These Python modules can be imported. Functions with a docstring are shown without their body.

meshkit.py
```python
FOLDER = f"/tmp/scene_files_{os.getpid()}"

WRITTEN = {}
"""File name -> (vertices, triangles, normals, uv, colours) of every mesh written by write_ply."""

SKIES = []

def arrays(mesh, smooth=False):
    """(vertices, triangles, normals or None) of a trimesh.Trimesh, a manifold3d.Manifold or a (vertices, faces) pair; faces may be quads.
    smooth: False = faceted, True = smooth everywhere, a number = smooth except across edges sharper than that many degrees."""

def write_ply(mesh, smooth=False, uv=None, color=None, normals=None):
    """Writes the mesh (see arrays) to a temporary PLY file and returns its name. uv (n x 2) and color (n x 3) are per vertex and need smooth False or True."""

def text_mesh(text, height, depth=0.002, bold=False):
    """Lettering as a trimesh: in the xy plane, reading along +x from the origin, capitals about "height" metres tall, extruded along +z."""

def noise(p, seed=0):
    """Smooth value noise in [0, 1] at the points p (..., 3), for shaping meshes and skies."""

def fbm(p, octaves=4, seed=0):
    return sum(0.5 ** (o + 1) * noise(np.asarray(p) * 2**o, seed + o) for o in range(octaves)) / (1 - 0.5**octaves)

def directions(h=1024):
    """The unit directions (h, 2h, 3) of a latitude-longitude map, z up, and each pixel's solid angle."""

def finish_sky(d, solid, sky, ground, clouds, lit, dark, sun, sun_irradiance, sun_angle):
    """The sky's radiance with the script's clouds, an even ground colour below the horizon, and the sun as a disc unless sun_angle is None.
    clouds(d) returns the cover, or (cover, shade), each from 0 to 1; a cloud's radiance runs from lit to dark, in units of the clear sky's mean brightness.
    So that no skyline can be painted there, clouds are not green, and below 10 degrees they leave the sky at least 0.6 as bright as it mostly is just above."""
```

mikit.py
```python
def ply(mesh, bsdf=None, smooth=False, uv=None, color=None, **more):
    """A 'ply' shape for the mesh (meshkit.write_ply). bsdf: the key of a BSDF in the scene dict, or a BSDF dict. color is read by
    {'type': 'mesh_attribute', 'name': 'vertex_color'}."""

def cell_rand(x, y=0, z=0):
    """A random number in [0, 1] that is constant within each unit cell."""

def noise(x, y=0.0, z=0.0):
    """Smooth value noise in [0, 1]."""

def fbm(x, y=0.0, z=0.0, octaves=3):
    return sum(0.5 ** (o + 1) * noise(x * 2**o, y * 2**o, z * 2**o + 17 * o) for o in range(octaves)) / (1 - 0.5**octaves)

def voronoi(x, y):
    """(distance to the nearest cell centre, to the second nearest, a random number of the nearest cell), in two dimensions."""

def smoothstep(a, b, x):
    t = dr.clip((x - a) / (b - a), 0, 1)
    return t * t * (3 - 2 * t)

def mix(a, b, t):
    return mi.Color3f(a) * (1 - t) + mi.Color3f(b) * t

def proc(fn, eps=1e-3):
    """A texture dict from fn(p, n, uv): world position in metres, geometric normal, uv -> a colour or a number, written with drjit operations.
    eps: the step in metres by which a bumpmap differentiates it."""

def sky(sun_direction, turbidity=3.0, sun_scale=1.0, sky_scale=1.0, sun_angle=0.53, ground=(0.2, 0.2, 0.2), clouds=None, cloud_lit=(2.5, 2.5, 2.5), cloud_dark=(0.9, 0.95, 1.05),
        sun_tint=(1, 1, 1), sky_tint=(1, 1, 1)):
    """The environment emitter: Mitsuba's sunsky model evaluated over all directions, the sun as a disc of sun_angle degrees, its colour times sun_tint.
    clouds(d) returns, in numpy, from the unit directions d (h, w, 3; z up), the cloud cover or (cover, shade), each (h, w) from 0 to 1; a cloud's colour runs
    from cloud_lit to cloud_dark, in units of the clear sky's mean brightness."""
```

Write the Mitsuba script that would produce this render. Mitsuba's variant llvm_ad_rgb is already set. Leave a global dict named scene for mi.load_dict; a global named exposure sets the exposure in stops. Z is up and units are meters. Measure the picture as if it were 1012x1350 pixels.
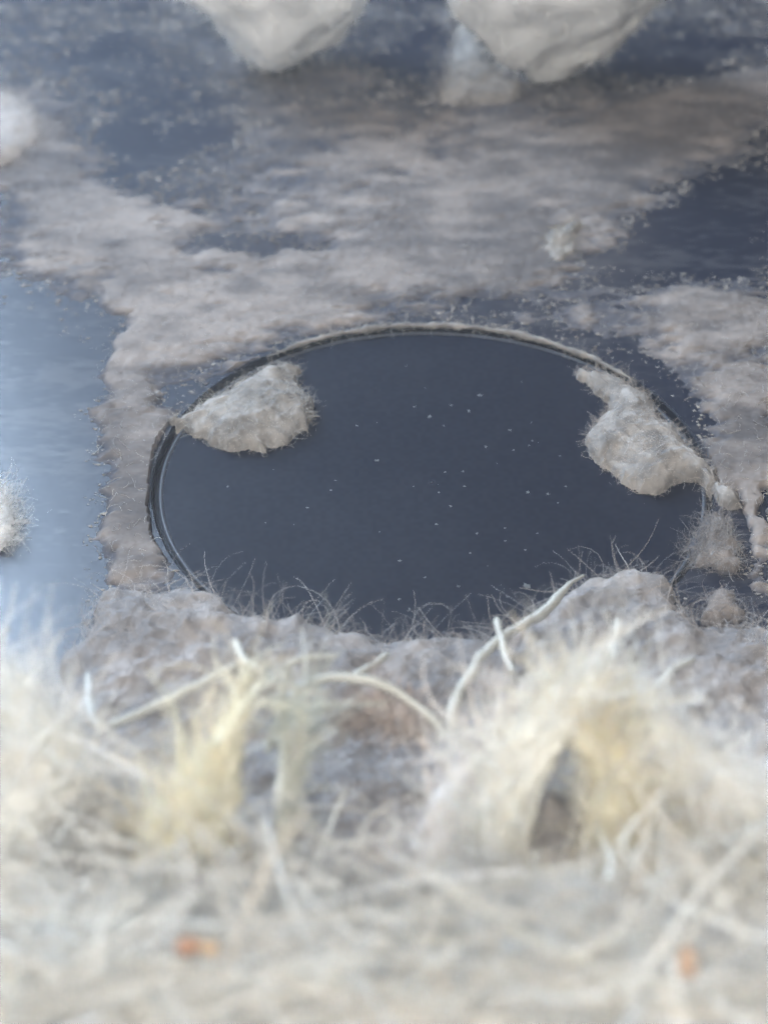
import math
import numpy as np, trimesh, manifold3d as m3, shapely
from scipy.spatial import cKDTree
import drjit as dr, mitsuba as mi, mikit, meshkit
from mikit import proc, fbm, noise, smoothstep, mix

# ------------------------------------------------------------------ camera, light, exposure
E, D, HALF = math.radians(38.4), 0.98, math.radians(15)     # tilt, distance to the focus point, half the vertical angle
EYE = np.array([0, -D * math.cos(E), D * math.sin(E)])
FWD, RIGHT = -EYE / D, np.array([1.0, 0, 0])
UP = np.cross(RIGHT, FWD)
FPX = 675 / math.tan(HALF)
scene, labels = {}, {}
scene['camera'] = {'type': 'thinlens', 'fov': 2 * math.degrees(HALF), 'fov_axis': 'y', 'aperture_radius': 0.0058, 'focus_distance': 0.975,
                   'near_clip': 0.02, 'far_clip': 60.0,
                   'to_world': mi.ScalarTransform4f().look_at(origin=EYE.tolist(), target=[0, 0, 0], up=[0, 0, 1])}
def lamp(key, pos, target, w, h, colour, label):
    """A flat rectangular light: a window or a ceiling diffuser, well away from the close-up."""
    scene[key] = {'type': 'rectangle', 'to_world': mi.ScalarTransform4f().look_at(origin=list(pos), target=list(target), up=[0.01, 0.02, 1]).scale([w / 2, h / 2, 1]),
                  'emitter': {'type': 'area', 'radiance': {'type': 'rgb', 'value': list(colour)}}}
    labels[key] = {'label': label, 'category': 'lamp'}
lamp('window_light', (-1.10, 1.29, 1.15), (-.1, .1, 0), 1.0, 1.0, (12.0, 15.8, 20.6), 'bluish window light standing back on the left')
lamp('ceiling_light', (0.2, -0.5, 2.8), (0, 0, 0), 2.6, 2.6, (1.35, 1.36, 1.42), 'broad neutral ceiling light overhead')
lamp('room_light', (-0.35, -1.55, 1.35), (0, -.35, .1), 1.2, 1.0, (8.9, 8.6, 8.0), 'warm white room light behind the viewer')
exposure = 0.2

# ------------------------------------------------------------------ helpers
def at(px, py, z=0.0):
    """The point at height z that the photograph shows at this place."""
    d = FWD + RIGHT * ((px - 506) / FPX) - UP * ((py - 675) / FPX)
    return EYE + d * ((z - EYE[2]) / d[2])
def scale_at(p): return float((np.asarray(p) - EYE) @ FWD) / FPX       # metres per pixel of the photograph
def sstep(a, b, x):
    t = np.clip((x - a) / (b - a), 0, 1); return t * t * (3 - 2 * t)
def grid_mesh(P):
    h, w = P.shape[:2]
    i = np.arange(h * w).reshape(h, w)
    return P.reshape(-1, 3), np.concatenate([np.stack([i[:-1, :-1], i[:-1, 1:], i[1:, 1:]], -1).reshape(-1, 3), np.stack([i[:-1, :-1], i[1:, 1:], i[1:, :-1]], -1).reshape(-1, 3)])
def catmull(c, n):
    c = np.asarray(c, float)
    c = np.vstack([2 * c[0] - c[1], c, 2 * c[-1] - c[-2]])
    t = np.linspace(0, len(c) - 3 - 1e-6, n); k = t.astype(int); u = (t - k)[:, None]
    a, b, d, e = c[k], c[k + 1], c[k + 2], c[k + 3]
    return 0.5 * (2 * b + (d - a) * u + (2 * a - 5 * b + 4 * d - e) * u**2 + (3 * b - a - 3 * d + e) * u**3)
def tubes(lines, radii, sides=3, rng=None):
    """lines (n, m, 3), radii (n, m) -> vertices and faces of closed thin tubes."""
    n, m = lines.shape[:2]
    t = np.gradient(lines, axis=1); t /= np.linalg.norm(t, axis=-1, keepdims=True) + 1e-12
    ref = np.tile(np.array([0.31, 0.52, 0.79]), (n, 1)) if rng is None else rng.normal(size=(n, 3))
    a = np.cross(t, ref[:, None, :]); a /= np.linalg.norm(a, axis=-1, keepdims=True) + 1e-12
    b = np.cross(t, a)
    ang = np.arange(sides) / sides * 2 * np.pi
    v = lines[:, :, None] + radii[:, :, None, None] * (a[:, :, None] * np.cos(ang)[None, None, :, None] + b[:, :, None] * np.sin(ang)[None, None, :, None])
    idx = np.arange(n * m * sides).reshape(n, m, sides)
    nx = np.roll(idx, -1, axis=2)
    f = np.concatenate([np.stack([idx[:, :-1], nx[:, :-1], nx[:, 1:]], -1).reshape(-1, 3), np.stack([idx[:, :-1], nx[:, 1:], idx[:, 1:]], -1).reshape(-1, 3)])
    return v.reshape(-1, 3), f
def fibres(roots, dirs, length, radius, rng, seg=6, curl=1.2, wave=0.35, droop=0.0):
    n = len(roots)
    d = dirs / (np.linalg.norm(dirs, axis=1, keepdims=True) + 1e-9)
    axis = rng.normal(size=(n, 3)); axis /= np.linalg.norm(axis, axis=1, keepdims=True)
    bend = rng.normal(size=n) * curl / seg
    L = np.broadcast_to(length, n)
    pts = [roots]
    for s in range(seg):
        d = d + np.cross(axis, d) * bend[:, None] + rng.normal(size=(n, 3)) * wave / seg ** 0.5 * 0.5
        d[:, 2] -= droop / seg
        d /= np.linalg.norm(d, axis=1, keepdims=True)
        pts.append(pts[-1] + d * (L / seg)[:, None])
    line = np.stack(pts, 1)
    taper = np.linspace(1, 0.45, seg + 1)[None] * np.broadcast_to(radius, n)[:, None]
    return tubes(line, taper, 3, rng)
def tint(n_items, per, rng, base, var=0.12, warm=0.03):
    """A colour per fibre."""
    k = 1 + var * rng.normal(size=(n_items, 1)); w = warm * rng.normal(size=(n_items, 1))
    c = np.clip(np.asarray(base) * k * (1 + w * np.array([1, 0, -1.0])), 0.02, 0.9)
    return np.repeat(c, per, axis=0)
def put(key, shape, label=None, cat=None, group=None, kind=None):
    scene[key] = shape
    e = {k: v for k, v in (('label', label), ('category', cat), ('group', group), ('kind', kind)) if v}
    if e: labels[key] = e
counts = {}
def name(k):
    c = counts.get(k, 0); counts[k] = c + 1
    return k if c == 0 else f'{k}_{c:03d}'

# ------------------------------------------------------------------ materials
def two(b): return {'type': 'twosided', 'bsdf': b}
def panel_colour(p, n, uv):
    film = fbm(p.x * 11, p.y * 48, p.z, octaves=4)
    fine = fbm(p.x * 110, p.y * 260, 3.0, octaves=3)
    k = smoothstep(0.42, 0.72, film * 0.55 + fine * 0.45)
    return mix((0.015, 0.019, 0.035), (0.16, 0.155, 0.155), k * 0.22)
def disc_colour(p, n, uv):
    film = fbm(p.x * 14, p.y * 14, 1.0, octaves=3)
    fine = noise(p.x * 420, p.y * 420, 0.0)
    return mix((0.010, 0.0135, 0.026), (0.08, 0.09, 0.11), smoothstep(0.35, 0.9, film) * 0.06 + 0.05 * fine)
def dust_colour(p, n, uv):
    big = fbm(p.x * 13, p.y * 13, p.z * 13, octaves=3)
    mid = fbm(p.x * 48, p.y * 95, p.z * 70, octaves=4)
    fine = fbm(p.x * 420, p.y * 420, p.z * 420, octaves=2)
    c = mix((0.13, 0.12, 0.12), (0.345, 0.30, 0.272), smoothstep(0.28, 0.72, big * 0.45 + mid * 0.55))
    thin = smoothstep(0.0, 0.0030, p.z + (mid - .5) * .0025)      # thin dust lets the dark panel show through
    return mix((.075, .08, .10), c * (0.84 + 0.32 * fine), .15 + .85 * thin)
def dust_bump(p, n, uv): return fbm(p.x * 300, p.y * 300, p.z * 300, octaves=3)
def wool_colour(p, n, uv):
    mid = fbm(p.x * 40, p.y * 40, p.z * 40, octaves=3)
    fine = fbm(p.x * 200, p.y * 200, p.z * 200, octaves=2)
    return mix((0.62, 0.59, 0.53), (0.86, 0.84, 0.77), smoothstep(0.3, 0.7, mid)) * (0.88 + 0.2 * fine)
scene['panel_material'] = two({'type': 'principled', 'base_color': proc(panel_colour), 'roughness': 0.32, 'specular': 1.0})
scene['disc_material'] = two({'type': 'principled', 'base_color': proc(disc_colour), 'roughness': 0.5, 'specular': 0.16})
scene['groove_material'] = two({'type': 'principled', 'base_color': {'type': 'rgb', 'value': (0.015, 0.018, 0.027)}, 'roughness': 0.5, 'specular': 0.2})
scene['lip_material'] = two({'type': 'principled', 'base_color': {'type': 'rgb', 'value': (0.06, 0.068, 0.085)}, 'roughness': 0.5, 'specular': 0.3})
scene['dust_material'] = two({'type': 'bumpmap', 'arbitrary': proc(dust_bump, eps=4e-4), 'scale': 0.0012, 'bsdf': {'type': 'diffuse', 'reflectance': proc(dust_colour)}})
def clump_colour(p, n, uv):
    return mix((.22, .207, .197), (.40, .372, .345), smoothstep(.3, .7, fbm(p.x * 110, p.y * 110, p.z * 110, octaves=4))) * (.76 + .48 * fbm(p.x * 330, p.y * 330, p.z * 330, octaves=2))
def lint_colour(p, n, uv):
    c = mix((.24, .228, .228), (.42, .385, .365), smoothstep(.28, .72, fbm(p.x * 60, p.y * 60, p.z * 60, octaves=4)))
    return c * (.8 + .4 * fbm(p.x * 420, p.y * 420, p.z * 420, octaves=2))
scene['lint_material'] = two({'type': 'diffuse', 'reflectance': proc(lint_colour)})
scene['clump_material'] = two({'type': 'bumpmap', 'arbitrary': proc(dust_bump, eps=4e-4), 'scale': 0.0012, 'bsdf': {'type': 'diffuse', 'reflectance': proc(clump_colour)}})
scene['wool_material'] = two({'type': 'diffuse', 'reflectance': proc(wool_colour)})
scene['fibre_material'] = two({'type': 'diffuse', 'reflectance': {'type': 'mesh_attribute', 'name': 'vertex_color'}})
scene['speck_material'] = two({'type': 'diffuse', 'reflectance': {'type': 'rgb', 'value': (0.15, 0.16, 0.17)}})

# ------------------------------------------------------------------ the panel and the round recess
C0, R = np.array([.0252, .0300, 0.0]), 0.1468
def ring_mesh(profile, n=256, centre=C0):
    """A surface of revolution about the recess's axis; profile of (radius, z)."""
    a = np.linspace(0, 2 * np.pi, n, endpoint=False)
    pr = np.asarray(profile)
    v = np.stack([pr[:, None, 0] * np.cos(a), pr[:, None, 0] * np.sin(a), np.repeat(pr[:, 1:2], n, 1)], -1).reshape(-1, 3) + centre
    i = np.arange(len(pr) * n).reshape(len(pr), n); j = np.roll(i, -1, 1)
    return v, np.concatenate([np.stack([i[:-1], j[:-1], j[1:]], -1).reshape(-1, 3), np.stack([i[:-1], j[1:], i[1:]], -1).reshape(-1, 3)])
ang = np.linspace(0, 2 * np.pi, 256, endpoint=False)
hole = C0[:2] + R * np.stack([np.cos(ang), np.sin(ang)], -1)
sheet = shapely.Polygon([(-4, -4), (4, -4), (4, 4), (-4, 4)], [hole])
tri = trimesh.creation.triangulate_polygon(sheet, engine='earcut')
put('floor', mikit.ply((np.column_stack([tri[0], np.zeros(len(tri[0]))]), tri[1]), 'panel_material'),
    'smooth dark blue-grey panel lying bare between the patches of dust', None, None, 'structure')
disc_key = name('round_recess')
put(disc_key + '__wall', mikit.ply(ring_mesh([(R, 0.0), (R - .0008, -.0010), (R - .0011, -.0052), (R - .0036, -.0052)]), 'groove_material', smooth=30))
put(disc_key + '__lip', mikit.ply(ring_mesh([(R - .0036, -.0052), (R - .0037, -.0032), (R - .0041, -.0024), (R - .0048, -.0021), (R - .0056, -.0024), (R - .0061, -.0030)]), 'lip_material', smooth=50))
rr = np.linspace(R - .0061, 0.0005, 40)
put(disc_key + '__disc', mikit.ply(ring_mesh([(r, -.0030 - 0.0008 * (1 - (r / R) ** 2)) for r in rr]), 'disc_material', smooth=True))
labels[disc_key] = {'label': 'large dark round recess with a smooth speckled floor, in the middle of the dusty panel', 'category': 'recess'}

# ------------------------------------------------------------------ the coat of dust on the panel
BLOBS = [  # px, py, rx, ry, turn, weight: where the dust is thick (+) and where the panel is bare (-)
    (90, 250, 120, 55, -38, 1.3), (40, 175, 60, 55, -45, 1.0), (150, 330, 80, 50, -20, .6), (60, 325, 60, 50, 0, .9), (170, 300, 60, 40, -20, .6), (250, 405, 130, 55, 0, 1.0), (178, 560, 34, 150, 0, 1.7), (192, 700, 38, 90, 0, 1.5),
    (400, 230, 110, 80, 0, .35), (520, 260, 140, 90, 0, .7), (700, 240, 150, 90, 10, 1.0), (850, 185, 130, 50, 22, 1.25), (965, 135, 60, 40, 25, .6), (560, 350, 220, 45, 0, .55),
    (420, 370, 150, 45, 0, .7), (720, 345, 110, 45, 0, .6), (945, 420, 110, 55, 0, 1.3), (968, 560, 62, 100, 0, 1.6), (900, 130, 130, 40, 20, .5), (995, 680, 32, 110, 0, 1.0), (800, 420, 70, 25, 0, .35),
    (630, 85, 48, 50, 0, .8), (300, 455, 110, 35, 12, .6), (470, 415, 80, 18, 5, .4), (700, 150, 110, 40, 0, .3), (485, 190, 30, 40, 0, .5), (255, 300, 25, 20, 0, .5),
    (905, 700, 30, 50, 0, .5), (955, 800, 20, 26, 0, .7), (560, 180, 200, 40, 0, .15), (400, 140, 120, 50, 0, .12),
    (190, 190, 120, 90, 0, -.65), (110, 60, 130, 80, 0, -.4), (30, 480, 90, 110, 0, -1.5), (50, 690, 85, 150, 0, -1.5), (140, 420, 20, 60, 0, -1.0), (935, 285, 120, 42, 20, -2.0), (900, 345, 95, 22, 5, -1.3),
    (890, 95, 130, 42, 15, -.8), (540, 80, 55, 70, 0, -.6), (320, 322, 80, 13, 3, -1.2), (635, 400, 55, 15, 0, -1.1), (850, 510, 90, 36, -38, -1.2), (690, 440, 120, 14, -6, -.5),
    (971, 690, 11, 36, 4, -2.6), (925, 780, 12, 50, -52, -2.4), (985, 775, 14, 50, 32, -2.2), (420, 445, 100, 12, 10, -.7), (400, 480, 30, 12, 20, -.5), (1010, 670, 8, 40, 0, -1.6)]
def dust_density(x, y):
    P = np.stack([x, y, np.zeros_like(x)], -1)
    x, y, x_, y_ = x + .030 * (meshkit.fbm(P * 28, 4, 51) - .5), y + .030 * (meshkit.fbm(P * 28, 4, 57) - .5), x, y
    c = np.full(x.shape, -0.12)
    for px, py, rx, ry, turn, w in BLOBS:
        t = math.radians(turn)
        o = at(px, py)[:2]
        u = at(px + rx * math.cos(t), py - rx * math.sin(t))[:2] - o
        v = at(px + ry * math.sin(t), py + ry * math.cos(t))[:2] - o
        q = np.linalg.inv(np.column_stack([u, v]))
        a, b = q[0, 0] * (x - o[0]) + q[0, 1] * (y - o[1]), q[1, 0] * (x - o[0]) + q[1, 1] * (y - o[1])
        c = c + w * np.exp(-0.9 * (a * a + b * b))
    x, y = x_, y_
    warp = (meshkit.fbm(P * np.array([26, 34, 1]), 4, 3) - 0.5) * 1.25 + (meshkit.fbm(P * np.array([85, 180, 1]), 4, 11) - 0.5) * 1.3
    c = c + warp
    r = np.hypot(x - C0[0], y - C0[1])
    return np.where(r < R + .0004 + 0.004 * meshkit.noise(P * 40, 5) ** 2, -1.0, c)
def dust_height(x, y):
    c = dust_density(x, y)
    P = np.stack([x, y, np.zeros_like(x)], -1)
    h = 0.0032 * sstep(-.05, 1.1, c) + 0.0002 * np.clip(c * 5, -1, 1) + np.clip(c, 0, .4) * (0.007 * (meshkit.fbm(P * np.array([30, 40, 1]), 4, 21) - .42) + 0.0025 * (meshkit.fbm(P * 190, 3, 31) - .45))
    return np.where(c > 0, np.maximum(h, 0.0002), -0.0008 + np.maximum(c, -1) * 0.001), c
def dust_mesh(x0, x1, y0, y1, step):
    gx, gy = np.meshgrid(np.arange(x0, x1 + step / 2, step), np.arange(y0, y1 + step / 2, step))
    h, c = dust_height(gx, gy)
    v, f = grid_mesh(np.stack([gx, gy, h], -1))
    keep = (v[f][:, :, 2] > 0).any(1)
    v2, inv = np.unique(f[keep], return_inverse=True)
    return v[v2], inv.reshape(-1, 3)
near, far = dust_mesh(-.33, .33, -.14, .30, .00115), dust_mesh(-.42, .42, .30, .80, .002)
dust_v = np.vstack([near[0], far[0]]); dust_f = np.vstack([near[1], far[1] + len(near[0])])
put('dust', mikit.ply((dust_v, dust_f), 'dust_material', smooth=True), 'patchy felt of grey-brown dust clinging to the dark panel around the recess', 'dust', None, 'stuff')
rng = np.random.default_rng(5)
# loose crumbs and short hairs of the dust
n = 170000
x, y = rng.uniform(-.40, .40, n), rng.uniform(-.14, .78, n)
c = dust_density(x, y)
ok = rng.random(n) < np.clip(.5 * sstep(-.8, .1, c), 0, 1) * (c < .2)
x, y = x[ok], y[ok]
ico = m3.Manifold.sphere(1.0, 4).to_mesh()
iv, jf = np.array(ico.vert_properties[:, :3], float), np.array(ico.tri_verts, int)
s = .0004 + .0007 * rng.random(len(x)) ** 3 + .0004 * sstep(.1, .5, y)
sc = s[:, None, None] * np.array([1.3, 1, .55]) * (1 + .5 * rng.normal(size=(len(x), len(iv), 1)))
v = iv[None] * sc + np.stack([x, y, s * .4], -1)[:, None]
f = jf[None] + (np.arange(len(x)) * len(iv))[:, None, None]
put('dust__crumb', mikit.ply((v.reshape(-1, 3), f.reshape(-1, 3)), 'clump_material'), None, None, None, 'stuff')
n = 26000
x, y = rng.uniform(-.36, .36, n), rng.uniform(-.14, .75, n)
h, c = dust_height(x, y)
ok = (c > -.02)
x, y, h = x[ok], y[ok], h[ok]
root = np.stack([x, y, np.maximum(h, 0)], -1)
d = rng.normal(size=root.shape) * np.array([1, 1, .22]) + [0, 0, .25]
L = .003 + .008 * rng.random(len(root)) ** 2
v, f = fibres(root, d, L, .00011 + .00009 * rng.random(len(root)), rng, seg=4, curl=1.8, droop=.5)
put('dust__hair', mikit.ply((v, f), 'fibre_material', color=tint(len(root), 15, rng, (.40, .38, .36), .2)), None, None, None, 'stuff')

# ------------------------------------------------------------------ clumps of lint that lie flat, from their outline on the ground
def dome(outline, z, height, seed, step=.0012, rough=.35, base=None, soft=.35):
    """A domed lump with a flat underside over the outline (photograph pixels at height z)."""
    pts = np.array([at(px, py, z)[:2] for px, py in outline])
    closed = catmull(np.vstack([pts, pts[:2]]), 160)[:, :2]
    poly = shapely.Polygon(closed).buffer(0)
    x0, y0, x1, y1 = poly.bounds
    pad = .006
    gx, gy = np.meshgrid(np.arange(x0 - pad, x1 + pad, step), np.arange(y0 - pad, y1 + pad, step))
    edge = np.array([poly.exterior.interpolate(t, normalized=True).coords[0] for t in np.linspace(0, 1, 900)])
    dist = cKDTree(edge).query(np.stack([gx, gy], -1))[0]
    dist = np.where(shapely.contains_xy(poly, gx, gy), dist, -dist)
    P = np.stack([gx, gy, np.full_like(gx, seed)], -1)
    size = max(dist.max(), 1e-6)
    dist = dist + (meshkit.fbm(P * 110, 4, seed) - .5) * .010
    prof = np.sqrt(np.clip(dist / (size * soft * 2), 0, 1) * (2 - np.clip(dist / (size * soft * 2), 0, 1)))
    h = height * prof * (1 - rough + 2 * rough * meshkit.fbm(P * 55, 4, seed + 7)) + prof * .005 * (meshkit.fbm(P * 160, 4, seed + 9) - .5)
    b = np.full_like(gx, 0.0) if base is None else base(gx, gy)
    top = np.where(dist > 0, b + h, b - .003)
    v, f = grid_mesh(np.stack([gx, gy, top], -1))
    keep = (dist.ravel()[f] > 0).any(1)
    f = f[keep]
    ids, inv = np.unique(f, return_inverse=True)
    return v[ids], inv.reshape(-1, 3)
def surface_points(mesh, n, rng):
    tm = trimesh.Trimesh(*mesh, process=False)
    tri = tm.triangles; area = tm.area_faces
    k = rng.choice(len(area), n, p=area / area.sum())
    u, w = rng.random(n), rng.random(n); flip = u + w > 1
    u[flip], w[flip] = 1 - u[flip], 1 - w[flip]
    p = tri[k, 0] + u[:, None] * (tri[k, 1] - tri[k, 0]) + w[:, None] * (tri[k, 2] - tri[k, 0])
    return p, tm.face_normals[k]
def clump(outline, z, height, seed, label, n_fuzz, base, colour=(.46, .43, .40), length=.0065, rough=.35, mat='clump_material', key='dust_clump', cat='dust clump', soft=.35, curl=2.2):
    k = name(key)
    mesh = dome(outline, z, height, seed, rough=rough, base=base, soft=soft)
    g, n_fuzz = np.random.default_rng(seed), int(n_fuzz * 1.15)
    put(k + '__body', mikit.ply(mesh, mat, smooth=True))
    p, nn = surface_points(mesh, n_fuzz, g)
    nn = nn * np.sign(nn[:, 2:3] + 1e-9)
    v, f = fibres(p, nn * .35 + g.normal(size=p.shape) * [.8, .8, .3], length * (.4 + g.random(n_fuzz)), .00007 + .00007 * g.random(n_fuzz), g, seg=5, curl=curl + 1, droop=.3)
    put(k + '__fuzz', mikit.ply((v, f), 'fibre_material', color=tint(n_fuzz, 18, g, colour, .16)), None, None, None, 'stuff')
    labels[k] = {'label': label, 'category': cat}
    return k
disc_base = lambda x, y: np.where(np.hypot(x - C0[0], y - C0[1]) < R, -.0032, .0)
clump([(218, 544), (262, 526), (300, 503), (345, 481), (384, 468), (393, 493), (412, 521), (397, 552), (345, 575), (300, 572), (262, 561)], .006, .012, 41,
      'pale grey clump of dust overhanging the upper left edge of the dark recess', 1700, disc_base, (.50, .48, .45))
clump([(764, 478), (800, 485), (834, 495), (870, 538), (905, 571), (930, 595), (955, 633), (985, 661), (955, 658), (925, 625), (895, 621), (852, 633), (815, 615), (786, 591), (774, 563), (790, 541), (806, 528), (790, 503)], .006, .012, 42,
      'largest grey-pink clump of dust, hanging over the right edge of the dark recess', 2300, disc_base, (.48, .44, .41))
clump([(925, 700), (945, 688), (962, 700), (972, 735), (952, 755), (930, 735)], .003, .006, 43,
      'small dust clump below the right-hand clump, beside a dark gap in the dust', 500, disc_base, (.36, .335, .32), length=.009, mat='dust_material')
clump([(915, 705), (938, 672), (962, 690), (950, 728), (928, 745), (908, 736)], .002, .003, 49, 'thin grey veil of dust over the right-hand end of the dark recess', 900, disc_base, (.30, .285, .285), length=.010, mat='dust_material')
clump([(945, 775), (968, 790), (985, 815), (925, 815)], .004, .008, 44, 'triangular scrap of dust at the right, between two dark gaps', 260, lambda x, y: x * 0, (.30, .285, .29), length=.009, mat='dust_material')
clump([(583, 128), (598, 75), (606, 30), (622, 18), (638, 50), (655, 92), (690, 118), (640, 132)], .005, .011, 45, 'beige triangular scrap of lint beside the two white lint balls at the back', 900, lambda x, y: x * 0, (.46, .42, .39), length=.014)
clump([(710, 310), (735, 300), (768, 288), (757, 320), (742, 345), (722, 335)], .004, .006, 46, 'small yellowish flake of lint on the dust behind the recess', 260, lambda x, y: x * 0, (.48, .44, .36), length=.009)
clump([(-40, 140), (10, 128), (45, 150), (48, 180), (10, 212), (-40, 215)], .006, .013, 47, 'whitish tuft of lint cut by the upper left edge of the picture', 2600, lambda x, y: x * 0, (.62, .59, .57), mat='pink_wool_material', key='lint_tuft', cat='lint tuft', length=.016)
clump([(-40, 640), (2, 645), (13, 690), (2, 715), (-40, 712)], .004, .008, 48, 'small white tuft of lint on the bare panel at the left edge of the picture', 1500, lambda x, y: x * 0, (.84, .83, .81), mat='white_wool_material', key='lint_tuft', cat='lint tuft', length=.016)

# thin line of lint along the far edge of the recess
k = name('rim_lint')
g = np.random.default_rng(8)
a = np.radians(np.linspace(36, 130, 520))
rr = R - .0019 + .0026 * (meshkit.fbm(np.stack([a * 14, a * 0, a * 0], -1), 3, 4) - .5)
wid = .0019 * sstep(0, .18, np.minimum(a - a[0], a[-1] - a)) * (.25 + 1.3 * meshkit.fbm(np.stack([a * 22, a * 0 + 2, a * 0], -1), 3, 6))
line = np.stack([C0[0] + rr * np.cos(a), C0[1] + rr * np.sin(a), .0005 + 0 * a], -1)
put(k + '__strand', mikit.ply(tubes(line[None], wid[None], 8), 'clump_material', smooth=True))
i = g.integers(0, len(a), 300)
v, f = fibres(line[i], g.normal(size=(300, 3)) * [1, .5, .4], .004 + .007 * g.random(300), .00009 + .00007 * g.random(300), g, seg=4, curl=2)
put(k + '__fuzz', mikit.ply((v, f), 'fibre_material', color=tint(300, 15, g, (.48, .46, .43))), None, None, None, 'stuff')
labels[k] = {'label': 'thin pale line of lint along the far rim of the dark recess', 'category': 'lint'}

# white specks on the floor of the recess
SPOTS = [(535, 482), (562, 482), (546, 535), (594, 533), (618, 541), (566, 548), (688, 502), (672, 566), (702, 580), (677, 592), (586, 621), (697, 586), (578, 648), (696, 648), (722, 650), (594, 666), (735, 662),
         (628, 702), (666, 712), (692, 724), (708, 702), (527, 738), (604, 772), (540, 802), (526, 789), (668, 786), (575, 690), (612, 640), (497, 606), (442, 632), (360, 618), (405, 668), (436, 645), (640, 588), (655, 610),
         (700, 556), (560, 510), (632, 520), (738, 600), (500, 700), (470, 560), (350, 688), (300, 640), (642, 745), (590, 800), (610, 620), (545, 640), (585, 560), (224, 606), (745, 640), (665, 695), (660, 770), (560, 760), (620, 728)]
g = np.random.default_rng(9)
ball = trimesh.creation.icosphere(subdivisions=1)
def speck(px, py, size, seed, label, group):
    q = np.random.default_rng(seed)
    p = at(px, py, -.003)
    v = np.array(ball.vertices) * (1 + .35 * q.normal(size=(42, 1))) * np.array([1 + .6 * q.random(), 1 + .4 * q.random(), .5]) * size * scale_at(p) + [p[0], p[1], -.0036]
    put(name('dust_speck'), mikit.ply((v, np.array(ball.faces)), 'speck_material', smooth=True), label, 'dust speck', group)
for j, (px, py) in enumerate(SPOTS):
    speck(px, py, .9 + 1.1 * g.random() ** 2, 100 + j, 'tiny pale speck of dust on the dark floor of the recess', 'tiny specks in the recess')
speck(694, 772, 4.2, 90, 'largest white speck in the recess, near its lower edge beside the long straw', None)
speck(7, 576, 4.5, 91, 'round white speck on the bare panel at the left edge', None)
speck(57, 582, 3.2, 92, 'small white speck on the bare panel left of the recess', None)

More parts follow.
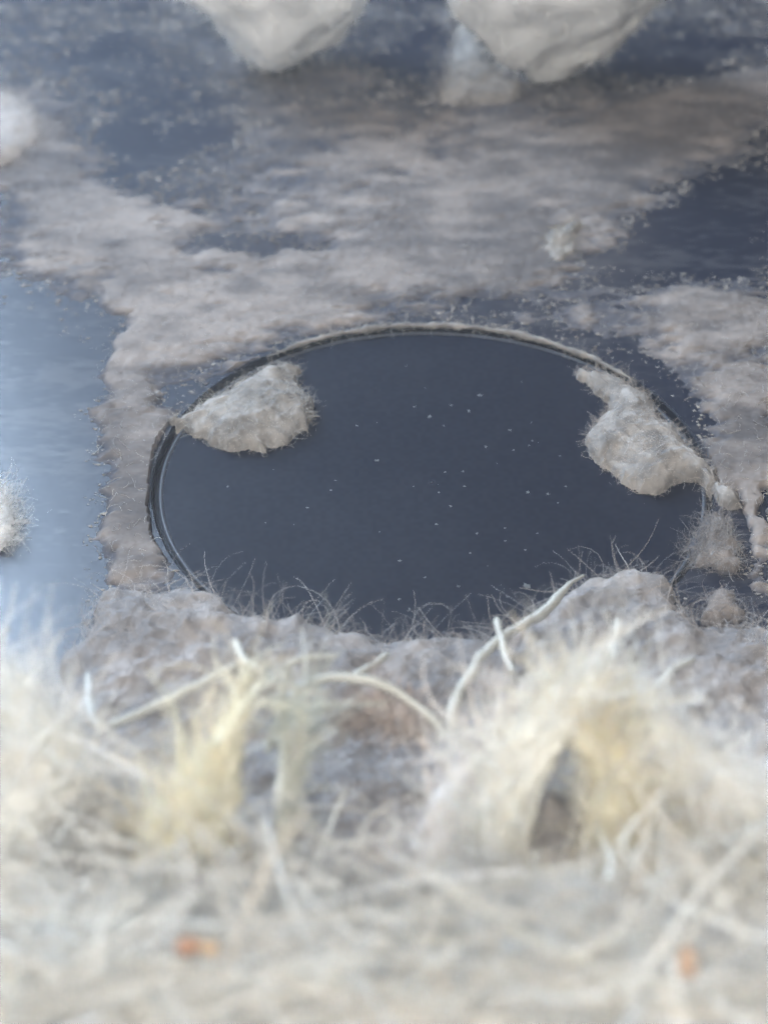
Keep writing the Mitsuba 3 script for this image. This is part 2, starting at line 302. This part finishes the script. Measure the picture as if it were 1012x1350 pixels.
# ------------------------------------------------------------------ the bank of lint in front
BANK = [(-700, 1150), (-150, 1000), (40, 930), (82, 885), (80, 858), (100, 832), (128, 782), (143, 756), (175, 764), (220, 768), (260, 763), (300, 783), (340, 794), (395, 800), (430, 816), (500, 830), (570, 822), (640, 834), (690, 800),
        (740, 764), (800, 744), (832, 737), (880, 746), (896, 765), (900, 800), (930, 820), (1012, 812), (1120, 800), (1500, 850)]
bank_pts = np.array([at(px, py, .014)[:2] for px, py in BANK])
bank_poly = shapely.Polygon(np.vstack([bank_pts, [(1.2, -.2), (1.2, -.95), (-1.2, -.95), (-1.2, -.3)]])).buffer(0)
bank_edge = np.array([bank_poly.exterior.interpolate(t, normalized=True).coords[0] for t in np.linspace(0, 1, 6000)])
tree = cKDTree(bank_edge)
def bank_height(x, y):
    d = tree.query(np.stack([x, y], -1))[0]
    d = np.where(shapely.contains_xy(bank_poly, x, y), d, -d)
    P = np.stack([x, y, np.zeros_like(x)], -1)
    d = d + (meshkit.fbm(P * 75, 4, 61) - .5) * .016
    edge = np.sqrt(np.clip(d / .03, 0, 1) * (2 - np.clip(d / .03, 0, 1)))
    rise = .018 + .10 * sstep(-.15, -.40, y) + .03 * sstep(-.36, -.58, y)
    lump = .75 + .55 * meshkit.fbm(P * 17, 3, 71) + .18 * (meshkit.fbm(P * 60, 4, 81) - .5)
    h = edge * (rise * lump + .010 * (meshkit.fbm(P * 120, 3, 91) - .5))
    return np.where(d > 0, h, -.012), d
gx, gy = np.meshgrid(np.arange(-.36, .36, .0017), np.concatenate([np.arange(-.60, -.06, .0017)]))
h, d = bank_height(gx, gy)
v, f = grid_mesh(np.stack([gx, gy, h], -1))
f = f[(d.ravel()[f] > 0).any(1)]
ids, inv = np.unique(f, return_inverse=True)
put('lint_bank', mikit.ply((v[ids], inv.reshape(-1, 3)), 'lint_material', smooth=True), 'deep grey bank of matted lint along the near side of the recess', 'lint', None, 'stuff')
g = np.random.default_rng(12)
n = 30000
x, y = g.uniform(-.3, .3, n), g.uniform(-.5, -.06, n)
h, d = bank_height(x, y)
ok = d > .001; x, y, h = x[ok], y[ok], h[ok]
root = np.stack([x, y, h - .001], -1)
d = g.normal(size=root.shape) * [.9, .8, .4] + [0, .35, .35]
v, f = fibres(root, d, .010 + .028 * g.random(len(root)) ** 2, .00008 + .00012 * g.random(len(root)) ** 2, g, seg=6, curl=2.8, wave=.2, droop=.5)
put('lint_bank__fibre', mikit.ply((v, f), 'fibre_material', color=tint(len(root), 21, g, (.50, .47, .455), .12)), None, None, None, 'stuff')

# ------------------------------------------------------------------ tufts of wool, each a core of matted wool and its loose fibres
def tuft(chain, label, colour, n_fuzz, seed, length=.034, key='wool_tuft', cat='wool tuft', lift=0.0, spread=.38, mat='wool_material', amp=.5, rad=.00042, core=.8):
    g = np.random.default_rng(seed)
    pts, rad_ = [], []
    for px, py, z, r in chain:
        p = at(px, py, z); pts.append(p); rad_.append(r * scale_at(p) * core * (1.25 if z < .135 else 1.0))
    balls = [m3.Manifold.sphere(r, 24).translate(p.tolist()) for p, r in zip(pts, rad_)]
    solid = balls[0] if len(balls) == 1 else m3.Manifold.batch_boolean([m3.Manifold.batch_hull([a, b]) for a, b in zip(balls[:-1], balls[1:])], m3.OpType.Add)
    rm = float(np.mean(rad_))
    solid = solid.refine_to_length(max(rm * .14, .0016))
    mm = solid.to_mesh()
    tm = trimesh.Trimesh(mm.vert_properties[:, :3], mm.tri_verts, process=True)
    trimesh.smoothing.filter_taubin(tm, iterations=12)
    V = np.array(tm.vertices); N = np.array(tm.vertex_normals)
    q = V / rm
    V = V + N * (rm * (amp * 1.7 * (meshkit.fbm(q * .9 + seed, 3, seed) - .5) + amp * 1.0 * (meshkit.fbm(q * 3.1, 3, seed + 1) - .5)))[:, None]
    k = name(key)
    put(k + '__core', mikit.ply((V, np.array(tm.faces)), mat, smooth=True))
    p, nn = surface_points((V, np.array(tm.faces)), n_fuzz, g)
    P = np.array(pts)
    fine = catmull(P, 40) if len(P) > 1 else P
    tan = np.gradient(fine, axis=0) if len(P) > 1 else np.array([[0, 0, 1.0]])
    tan /= np.linalg.norm(tan, axis=1, keepdims=True)
    t = tan[cKDTree(fine).query(p)[1]]
    dirs = t * g.choice([1, 1, 1, -.6], size=(n_fuzz, 1)) * .8 + nn * .45 + g.normal(size=p.shape) * spread
    v, f = fibres(p - nn * .002, dirs, length * (.35 + .9 * g.random(n_fuzz) ** 1.5), rad * (.6 + .9 * g.random(n_fuzz) ** 2), g, seg=7, curl=1.3)
    line = v.reshape(n_fuzz, 8, 3, 3).mean(2)            # fibres do not grow into the open hollows between the tufts
    ok = np.min([np.linalg.norm((line - o) / r, axis=-1) for o, r in HOLLOWS], axis=0)
    ok = (ok < 1).sum(1) < 2
    v = v.reshape(n_fuzz, -1, 3)[ok].reshape(-1, 3); n_fuzz = int(ok.sum())
    _, f = tubes(line[ok], np.full((n_fuzz, 8), .001), 3)
    put(k + '__fibre', mikit.ply((v, f), 'fibre_material', color=tint(n_fuzz, 24, g, colour, .14)), None, None, None, 'stuff')
    labels[k] = {'label': label, 'category': cat}
HOLLOWS = [(at(345, 1020, .125), (.0065, .03, .026)), (at(735, 1060, .13), (.008, .03, .028)), (at(470, 1030, .11), (.020, .03, .018)), (at(550, 1075, .11), (.012, .03, .014))]
CREAM, YEL, WHT, PINK = (.82, .785, .72), (.82, .75, .60), (.85, .835, .80), (.74, .69, .66)
for nm, b in (('yellow', (.78, .73, .56)), ('pink', (.68, .63, .60)), ('grey', (.44, .43, .41)), ('brown', (.44, .375, .34)), ('white', (.90, .88, .85))):
    def col(p, n, uv, b=b):
        return mi.Color3f(b) * (.82 + .36 * fbm(p.x * 60, p.y * 60, p.z * 60, octaves=3))
    scene[nm + '_wool_material'] = two({'type': 'diffuse', 'reflectance': proc(col)})
tuft([(215, 1190, .07, 56), (240, 1120, .105, 56), (266, 1050, .125, 46), (295, 985, .14, 30), (315, 930, .145, 17), (324, 880, .14, 7)], 'upright pale yellow tuft of wool left of the middle', YEL, 900, 201, mat='yellow_wool_material', spread=.34, length=.034, core=.85)
tuft([(650, 1180, .08, 36), (658, 1100, .11, 34), (686, 1010, .13, 36), (735, 945, .145, 36), (775, 905, .15, 30), (790, 880, .15, 16)], 'tall cream tuft of wool right of the middle, left side of a dark hollow', CREAM, 1100, 202)
tuft([(818, 1180, .09, 34), (820, 1090, .115, 30), (808, 1020, .13, 28), (780, 960, .14, 28), (750, 930, .14, 20)], 'yellowish tuft of wool arching over the right side of a dark hollow', YEL, 900, 203, mat='yellow_wool_material', spread=.45)
tuft([(845, 905, .135, 12), (868, 960, .135, 28), (905, 1015, .13, 42), (965, 1060, .125, 48), (1040, 1090, .12, 55)], 'broad white tuft of wool sloping down to the right edge of the picture', WHT, 1100, 204)
tuft([(-30, 1130, .10, 70), (20, 1060, .12, 62), (45, 985, .13, 48), (20, 915, .14, 36), (-20, 890, .14, 36)], 'large white tuft of wool at the left edge of the picture', WHT, 1300, 205)
tuft([(540, 1200, .07, 45), (585, 1120, .09, 42), (620, 1040, .105, 34), (645, 980, .11, 22), (665, 930, .115, 12)], 'pinkish grey tuft of wool just right of the middle', PINK, 900, 206, mat='pink_wool_material')
tuft([(870, 1150, .10, 60), (940, 1190, .10, 62), (1030, 1180, .11, 60)], 'cream mat of wool low at the right edge, above an orange flake', CREAM, 900, 207)
tuft([(735, 1160, .10, 16), (742, 1205, .115, 26), (748, 1250, .12, 26), (722, 1310, .12, 22)], 'white star-like tuft of wool low in the picture under the dark hollow', WHT, 700, 208)
tuft([(-80, 1345, .14, 60), (120, 1340, .14, 52), (330, 1350, .14, 48), (560, 1355, .14, 46), (800, 1345, .14, 52), (1090, 1330, .14, 60)], 'long white roll of wool along the bottom edge of the picture', WHT, 2200, 209, length=.035)
tuft([(100, 1040, .10, 30), (130, 1100, .10, 40), (190, 1150, .09, 36)], 'grey-white tuft of wool between the left edge and the yellow tuft', (.60, .58, .55), 800, 210, mat='grey_wool_material')
tuft([(372, 1120, .10, 12), (376, 1050, .115, 14), (384, 985, .12, 11), (390, 945, .12, 7)], 'slim grey-green tuft of wool standing near the middle', (.56, .56, .49), 500, 211)

tuft([(120, 1230, .115, 40), (230, 1215, .115, 46), (340, 1225, .115, 44), (450, 1240, .118, 46), (560, 1235, .118, 40)], 'pale grey mat of wool under the yellow tuft, above the white roll', (.56, .55, .52), 1300, 212, mat='grey_wool_material')
tuft([(600, 1180, .105, 38), (640, 1230, .115, 44), (690, 1290, .12, 40), (820, 1280, .12, 40), (960, 1290, .12, 46)], 'cream mat of wool low on the right, behind the orange flake', (.60, .57, .53), 1200, 213, mat='grey_wool_material')
tuft([(-20, 1180, .11, 44), (40, 1210, .115, 50), (80, 1265, .12, 44)], 'whitish mat of wool low at the left edge', (.78, .77, .74), 700, 214)

tuft([(455, 945, .075, 22), (495, 932, .078, 25), (540, 952, .076, 22)], 'flat pinkish brown wad of wool under the arched straw', (.50, .43, .39), 700, 215, length=.014, mat='brown_wool_material', spread=.8)

tuft([(675, 1165, .10, 22), (735, 1160, .105, 20), (800, 1165, .10, 22)], 'low cream wisp of wool closing the foot of the dark hollow', CREAM, 500, 216)

# the two lint balls at the back
def lint_ball(px, py, rpx, ratio, seed, label, taper=.26):
    g = np.random.default_rng(seed)
    foot = at(px, py, 0.0); r = rpx * scale_at(foot)
    tm = trimesh.creation.icosphere(subdivisions=5)
    V = np.array(tm.vertices)
    q = V * 1.0
    V[:, :2] *= (1 - taper + taper * sstep(-1, .1, V[:, 2:3]))
    V = V * (1 + .46 * (meshkit.fbm(q * 1.6 + seed, 2, seed) - .5) + .07 * (meshkit.fbm(q * 6, 3, seed + 1) - .5))[:, None] * [ratio, .8, 1.0] * r
    V = V - [0, 0, V[:, 2].min()] + [foot[0], foot[1] + .8 * r, -.001]
    k = name('lint_ball')
    put(k + '__core', mikit.ply((V, np.array(tm.faces)), 'white_wool_material', smooth=True))
    p, nn = surface_points((V, np.array(tm.faces)), 2600, g)
    v, f = fibres(p - nn * .002, nn * .4 + g.normal(size=p.shape) * .8, .006 + .008 * g.random(2600), .00025 + .0002 * g.random(2600), g, seg=5, curl=2.5)
    put(k + '__fibre', mikit.ply((v, f), 'fibre_material', color=tint(2600, 18, g, (.88, .86, .82), .04)), None, None, None, 'stuff')
    labels[k] = {'label': label, 'category': 'lint ball'}
lint_ball(357, 139, 142, 1.0, 301, 'rounded white ball of lint at the top left of the middle')
lint_ball(738, 166, 168, 1.0, 302, 'larger white ball of lint at the top, right of the middle', .5)

# ------------------------------------------------------------------ straws, hairs and flakes lying over the lint
def straw_colour(p, n, uv):
    return mix((.46, .44, .38), (.70, .68, .61), fbm(p.x * 90, p.y * 90, p.z * 90, octaves=3))
scene['straw_material'] = two({'type': 'principled', 'base_color': proc(straw_colour), 'roughness': .5, 'specular': .4})
def straw(ctrl, width, label, key='straw', cat='straw', flat=.62):
    c = np.array([at(px, py, z) for px, py, z in ctrl])
    line = catmull(c, max(24, 12 * len(c)))
    P = line * 55 + len(labels) * 3.7
    line = line + np.stack([meshkit.fbm(P, 3, 5), meshkit.fbm(P, 3, 6), meshkit.fbm(P, 3, 7)], -1) * .0045 - .00225
    r = width * .40 * (.78 + .44 * meshkit.noise(P * 1.7, 9)) * np.array([scale_at(p) for p in line])
    r = r * (1 - .12 * np.cos(np.linspace(0, 9, len(r)))) * (1 - .75 * sstep(.86, 1, np.linspace(0, 1, len(r))))
    v, f = tubes(line[None], r[None], 10)
    m = len(line)
    caps = np.vstack([v, line[:1], line[-1:]])
    i = np.arange(10); j = (i + 1) % 10
    f = np.vstack([f, np.stack([j, i, np.full(10, len(v))], -1), np.stack([(m - 1) * 10 + i, (m - 1) * 10 + j, np.full(10, len(v) + 1)], -1)])
    put(name(key), mikit.ply((caps, f), 'straw_material', smooth=50), label, cat)
straw([(592, 1040, .06), (594, 970, .08), (603, 915, .085), (640, 860, .075), (700, 816, .055), (768, 760, .025)], 19, 'long thick straw curving up to the lower right edge of the recess')
straw([(352, 990, .08), (385, 920, .095), (425, 897, .10), (480, 897, .10), (530, 918, .095), (575, 955, .09), (605, 990, .085)], 16, 'arched pale straw in the middle, bowed like a bridge')
straw([(362, 950, .08), (371, 915, .085), (379, 880, .09)], 13, 'short upright straw under the flat bent one, left of the arch')
straw([(374, 882, .09), (400, 870, .09), (448, 864, .088)], 12, 'short straw lying nearly level left of the arched straw')
straw([(150, 955, .10), (215, 925, .10), (280, 893, .10), (330, 872, .095), (360, 880, .09)], 16, 'long slanting straw at the left, rising to the right')
straw([(128, 955, .09), (118, 920, .085), (113, 888, .08)], 14, 'short blurred straw standing at the left below the bank')
straw([(462, 894, .07), (485, 880, .068), (514, 862, .06)], 14, 'short straw slanting up just right of the middle arch')
straw([(858, 910, .08), (880, 890, .078), (912, 866, .07)], 15, 'short straight straw slanting up at the right, beside the white wool')
straw([(802, 890, .09), (810, 855, .085), (815, 815, .075)], 13, 'thin upright straw rising behind the tall cream tuft')
straw([(672, 885, .08), (662, 845, .075), (656, 812, .065)], 12, 'thin upright straw crossing behind the long curved straw')
straw([(312, 850, .10), (326, 872, .105), (345, 888, .105), (335, 915, .10), (322, 938, .095)], 15, 'crooked stub of straw above the yellow tuft')
straw([(575, 1000, .08), (598, 985, .09), (628, 990, .09)], 15, 'pale end of straw lying where the arch meets the pink wool')
for ctrl, w, lab in [([(325, 1105, .13), (400, 1112, .13), (470, 1106, .125)], 5, 'thin white hair lying level right of the yellow tuft'),
                     ([(330, 1118, .13), (380, 1150, .135), (440, 1192, .135)], 5, 'thin white hair slanting down right of the yellow tuft'),
                     ([(400, 1222, .14), (520, 1205, .145), (640, 1170, .145), (800, 1132, .14)], 5, 'longest white hair, crossing below the dark hollow'),
                     ([(590, 1180, .145), (680, 1165, .15), (745, 1142, .15)], 4, 'white hair running beside the longest one'),
                     ([(130, 1270, .15), (260, 1285, .155), (450, 1290, .155)], 4, 'thin white hair low at the left above the white roll'),
                     ([(370, 1290, .155), (430, 1258, .155), (520, 1230, .15)], 5, 'white hair bending up in the lower middle'),
                     ([(880, 1228, .15), (915, 1205, .15), (955, 1172, .145)], 4, 'thin straight hair at the lower right, above the orange flake'),
                     ([(610, 1274, .155), (650, 1258, .155), (700, 1242, .155)], 5, 'short white hair below the longest hair'),
                     ([(812, 1165, .13), (850, 1105, .14), (868, 1050, .14)], 7, 'curved hair along the right side of the yellowish arch'),
                     ([(20, 1192, .14), (90, 1197, .14), (150, 1206, .135)], 4, 'thin hair at the lower left edge'),
                     ([(700, 1080, .13), (715, 1040, .135), (735, 1000, .135)], 6, 'short hair over the top of the dark hollow'),
                     ([(560, 1330, .17), (640, 1300, .17), (760, 1290, .17)], 4, 'hair lying over the white roll at the bottom')]:
    straw(ctrl, w, lab, 'hair', 'hair')
g = np.random.default_rng(77)
n = 3400
px, py = g.uniform(-60, 1070, n), 930 + 420 * g.random(n) ** .6
lift = .07 + .08 * sstep(900, 1300, py) + .03 * g.random(n)
root = np.array([at(a, b, c) for a, b, c in zip(px, py, lift)])
d = g.normal(size=(n, 3)) * [1.0, .5, .22]
length, rad = .02 + .10 * g.random(n) ** 1.5, .0003 + .0010 * g.random(n) ** 3
v, f = fibres(root, d, length, rad, g, seg=9, curl=1.3, wave=.25)
line = v.reshape(n, 10, 3, 3).mean(2)                    # keep the hairs that lie on the near part of the bank, off its two hollows
q = line - EYE; dz = q @ FWD
qx, qy = 506 + q @ RIGHT / dz * FPX, 675 - q @ UP / dz * FPX
ok = (qy.min(1) > 890) & ~(((np.abs(qx - 500) < 90) & (qy < 1040)) | ((np.abs(qx - 735) < 45) & (np.abs(qy - 1070) < 80))).any(1)
ok &= ~(((np.abs(qx - 258) < 26) & (np.abs(qy - 1248) < 12)) | ((np.abs(qx - 905) < 12) & (np.abs(qy - 1272) < 22))).any(1)
ok &= g.random(n) < .07 + .42 * sstep(1130, 1340, py)
v = v.reshape(n, -1, 3)[ok].reshape(-1, 3); n = int(ok.sum())
_, f = tubes(line[ok], np.full((n, 10), .001), 3)
put('loose_wool_hair', mikit.ply((v, f), 'fibre_material', color=tint(n, 30, g, (.70, .67, .61), .2)), 'tangle of loose pale hairs crossing over the lint in the foreground', 'hair', None, 'stuff')
def flake(px, py, z, w, h, colour, seed, label):
    g = np.random.default_rng(seed)
    p = at(px, py, z); s = scale_at(p)
    tm = trimesh.creation.icosphere(subdivisions=3)
    V = np.array(tm.vertices)
    V = V * (1 + .55 * (meshkit.fbm(V * 1.4 + seed, 3, seed) - .5))[:, None]
    V = V[:, 0:1] * RIGHT * w / 2 * s + V[:, 1:2] * UP * h / 2 * s + V[:, 2:3] * FWD * min(w, h) * .22 * s + p
    key = f'flake_material_{seed}'
    def col(q, n, uv): return mi.Color3f(colour) * (.7 + .6 * fbm(q.x * 120, q.y * 120, q.z * 120, octaves=3))
    scene[key] = two({'type': 'diffuse', 'reflectance': proc(col)})
    put(name('bark_flake'), mikit.ply((V, np.array(tm.faces)), key, smooth=True), label, 'flake')
flake(246, 1247, .172, 30, 22, (.50, .29, .20), 401, 'small red-orange flake at the lower left, under the yellow tuft')
flake(275, 1250, .172, 26, 18, (.62, .42, .24), 402, 'tan flake beside the red-orange flake at the lower left')
flake(905, 1272, .172, 26, 48, (.52, .34, .23), 403, 'upright orange flake at the lower right')
flake(430, 1195, .125, 22, 14, (.50, .36, .30), 404, 'faint reddish flake in the lower middle')

# ------------------------------------------------------------------ the milky air
scene['air'] = {'type': 'homogeneous', 'albedo': 0.95, 'sigma_t': 0.115, 'phase': {'type': 'hg', 'g': 0.75}}
put('haze', {'type': 'cube', 'to_world': mi.ScalarTransform4f().translate([0, 0, 1.8]).scale([4.5, 4.5, 2.8]), 'bsdf': {'type': 'null'}, 'interior': {'type': 'ref', 'id': 'air'}},
    'thin milky haze in the air', 'haze', None, 'stuff')
scene['camera']['medium'] = {'type': 'ref', 'id': 'air'}
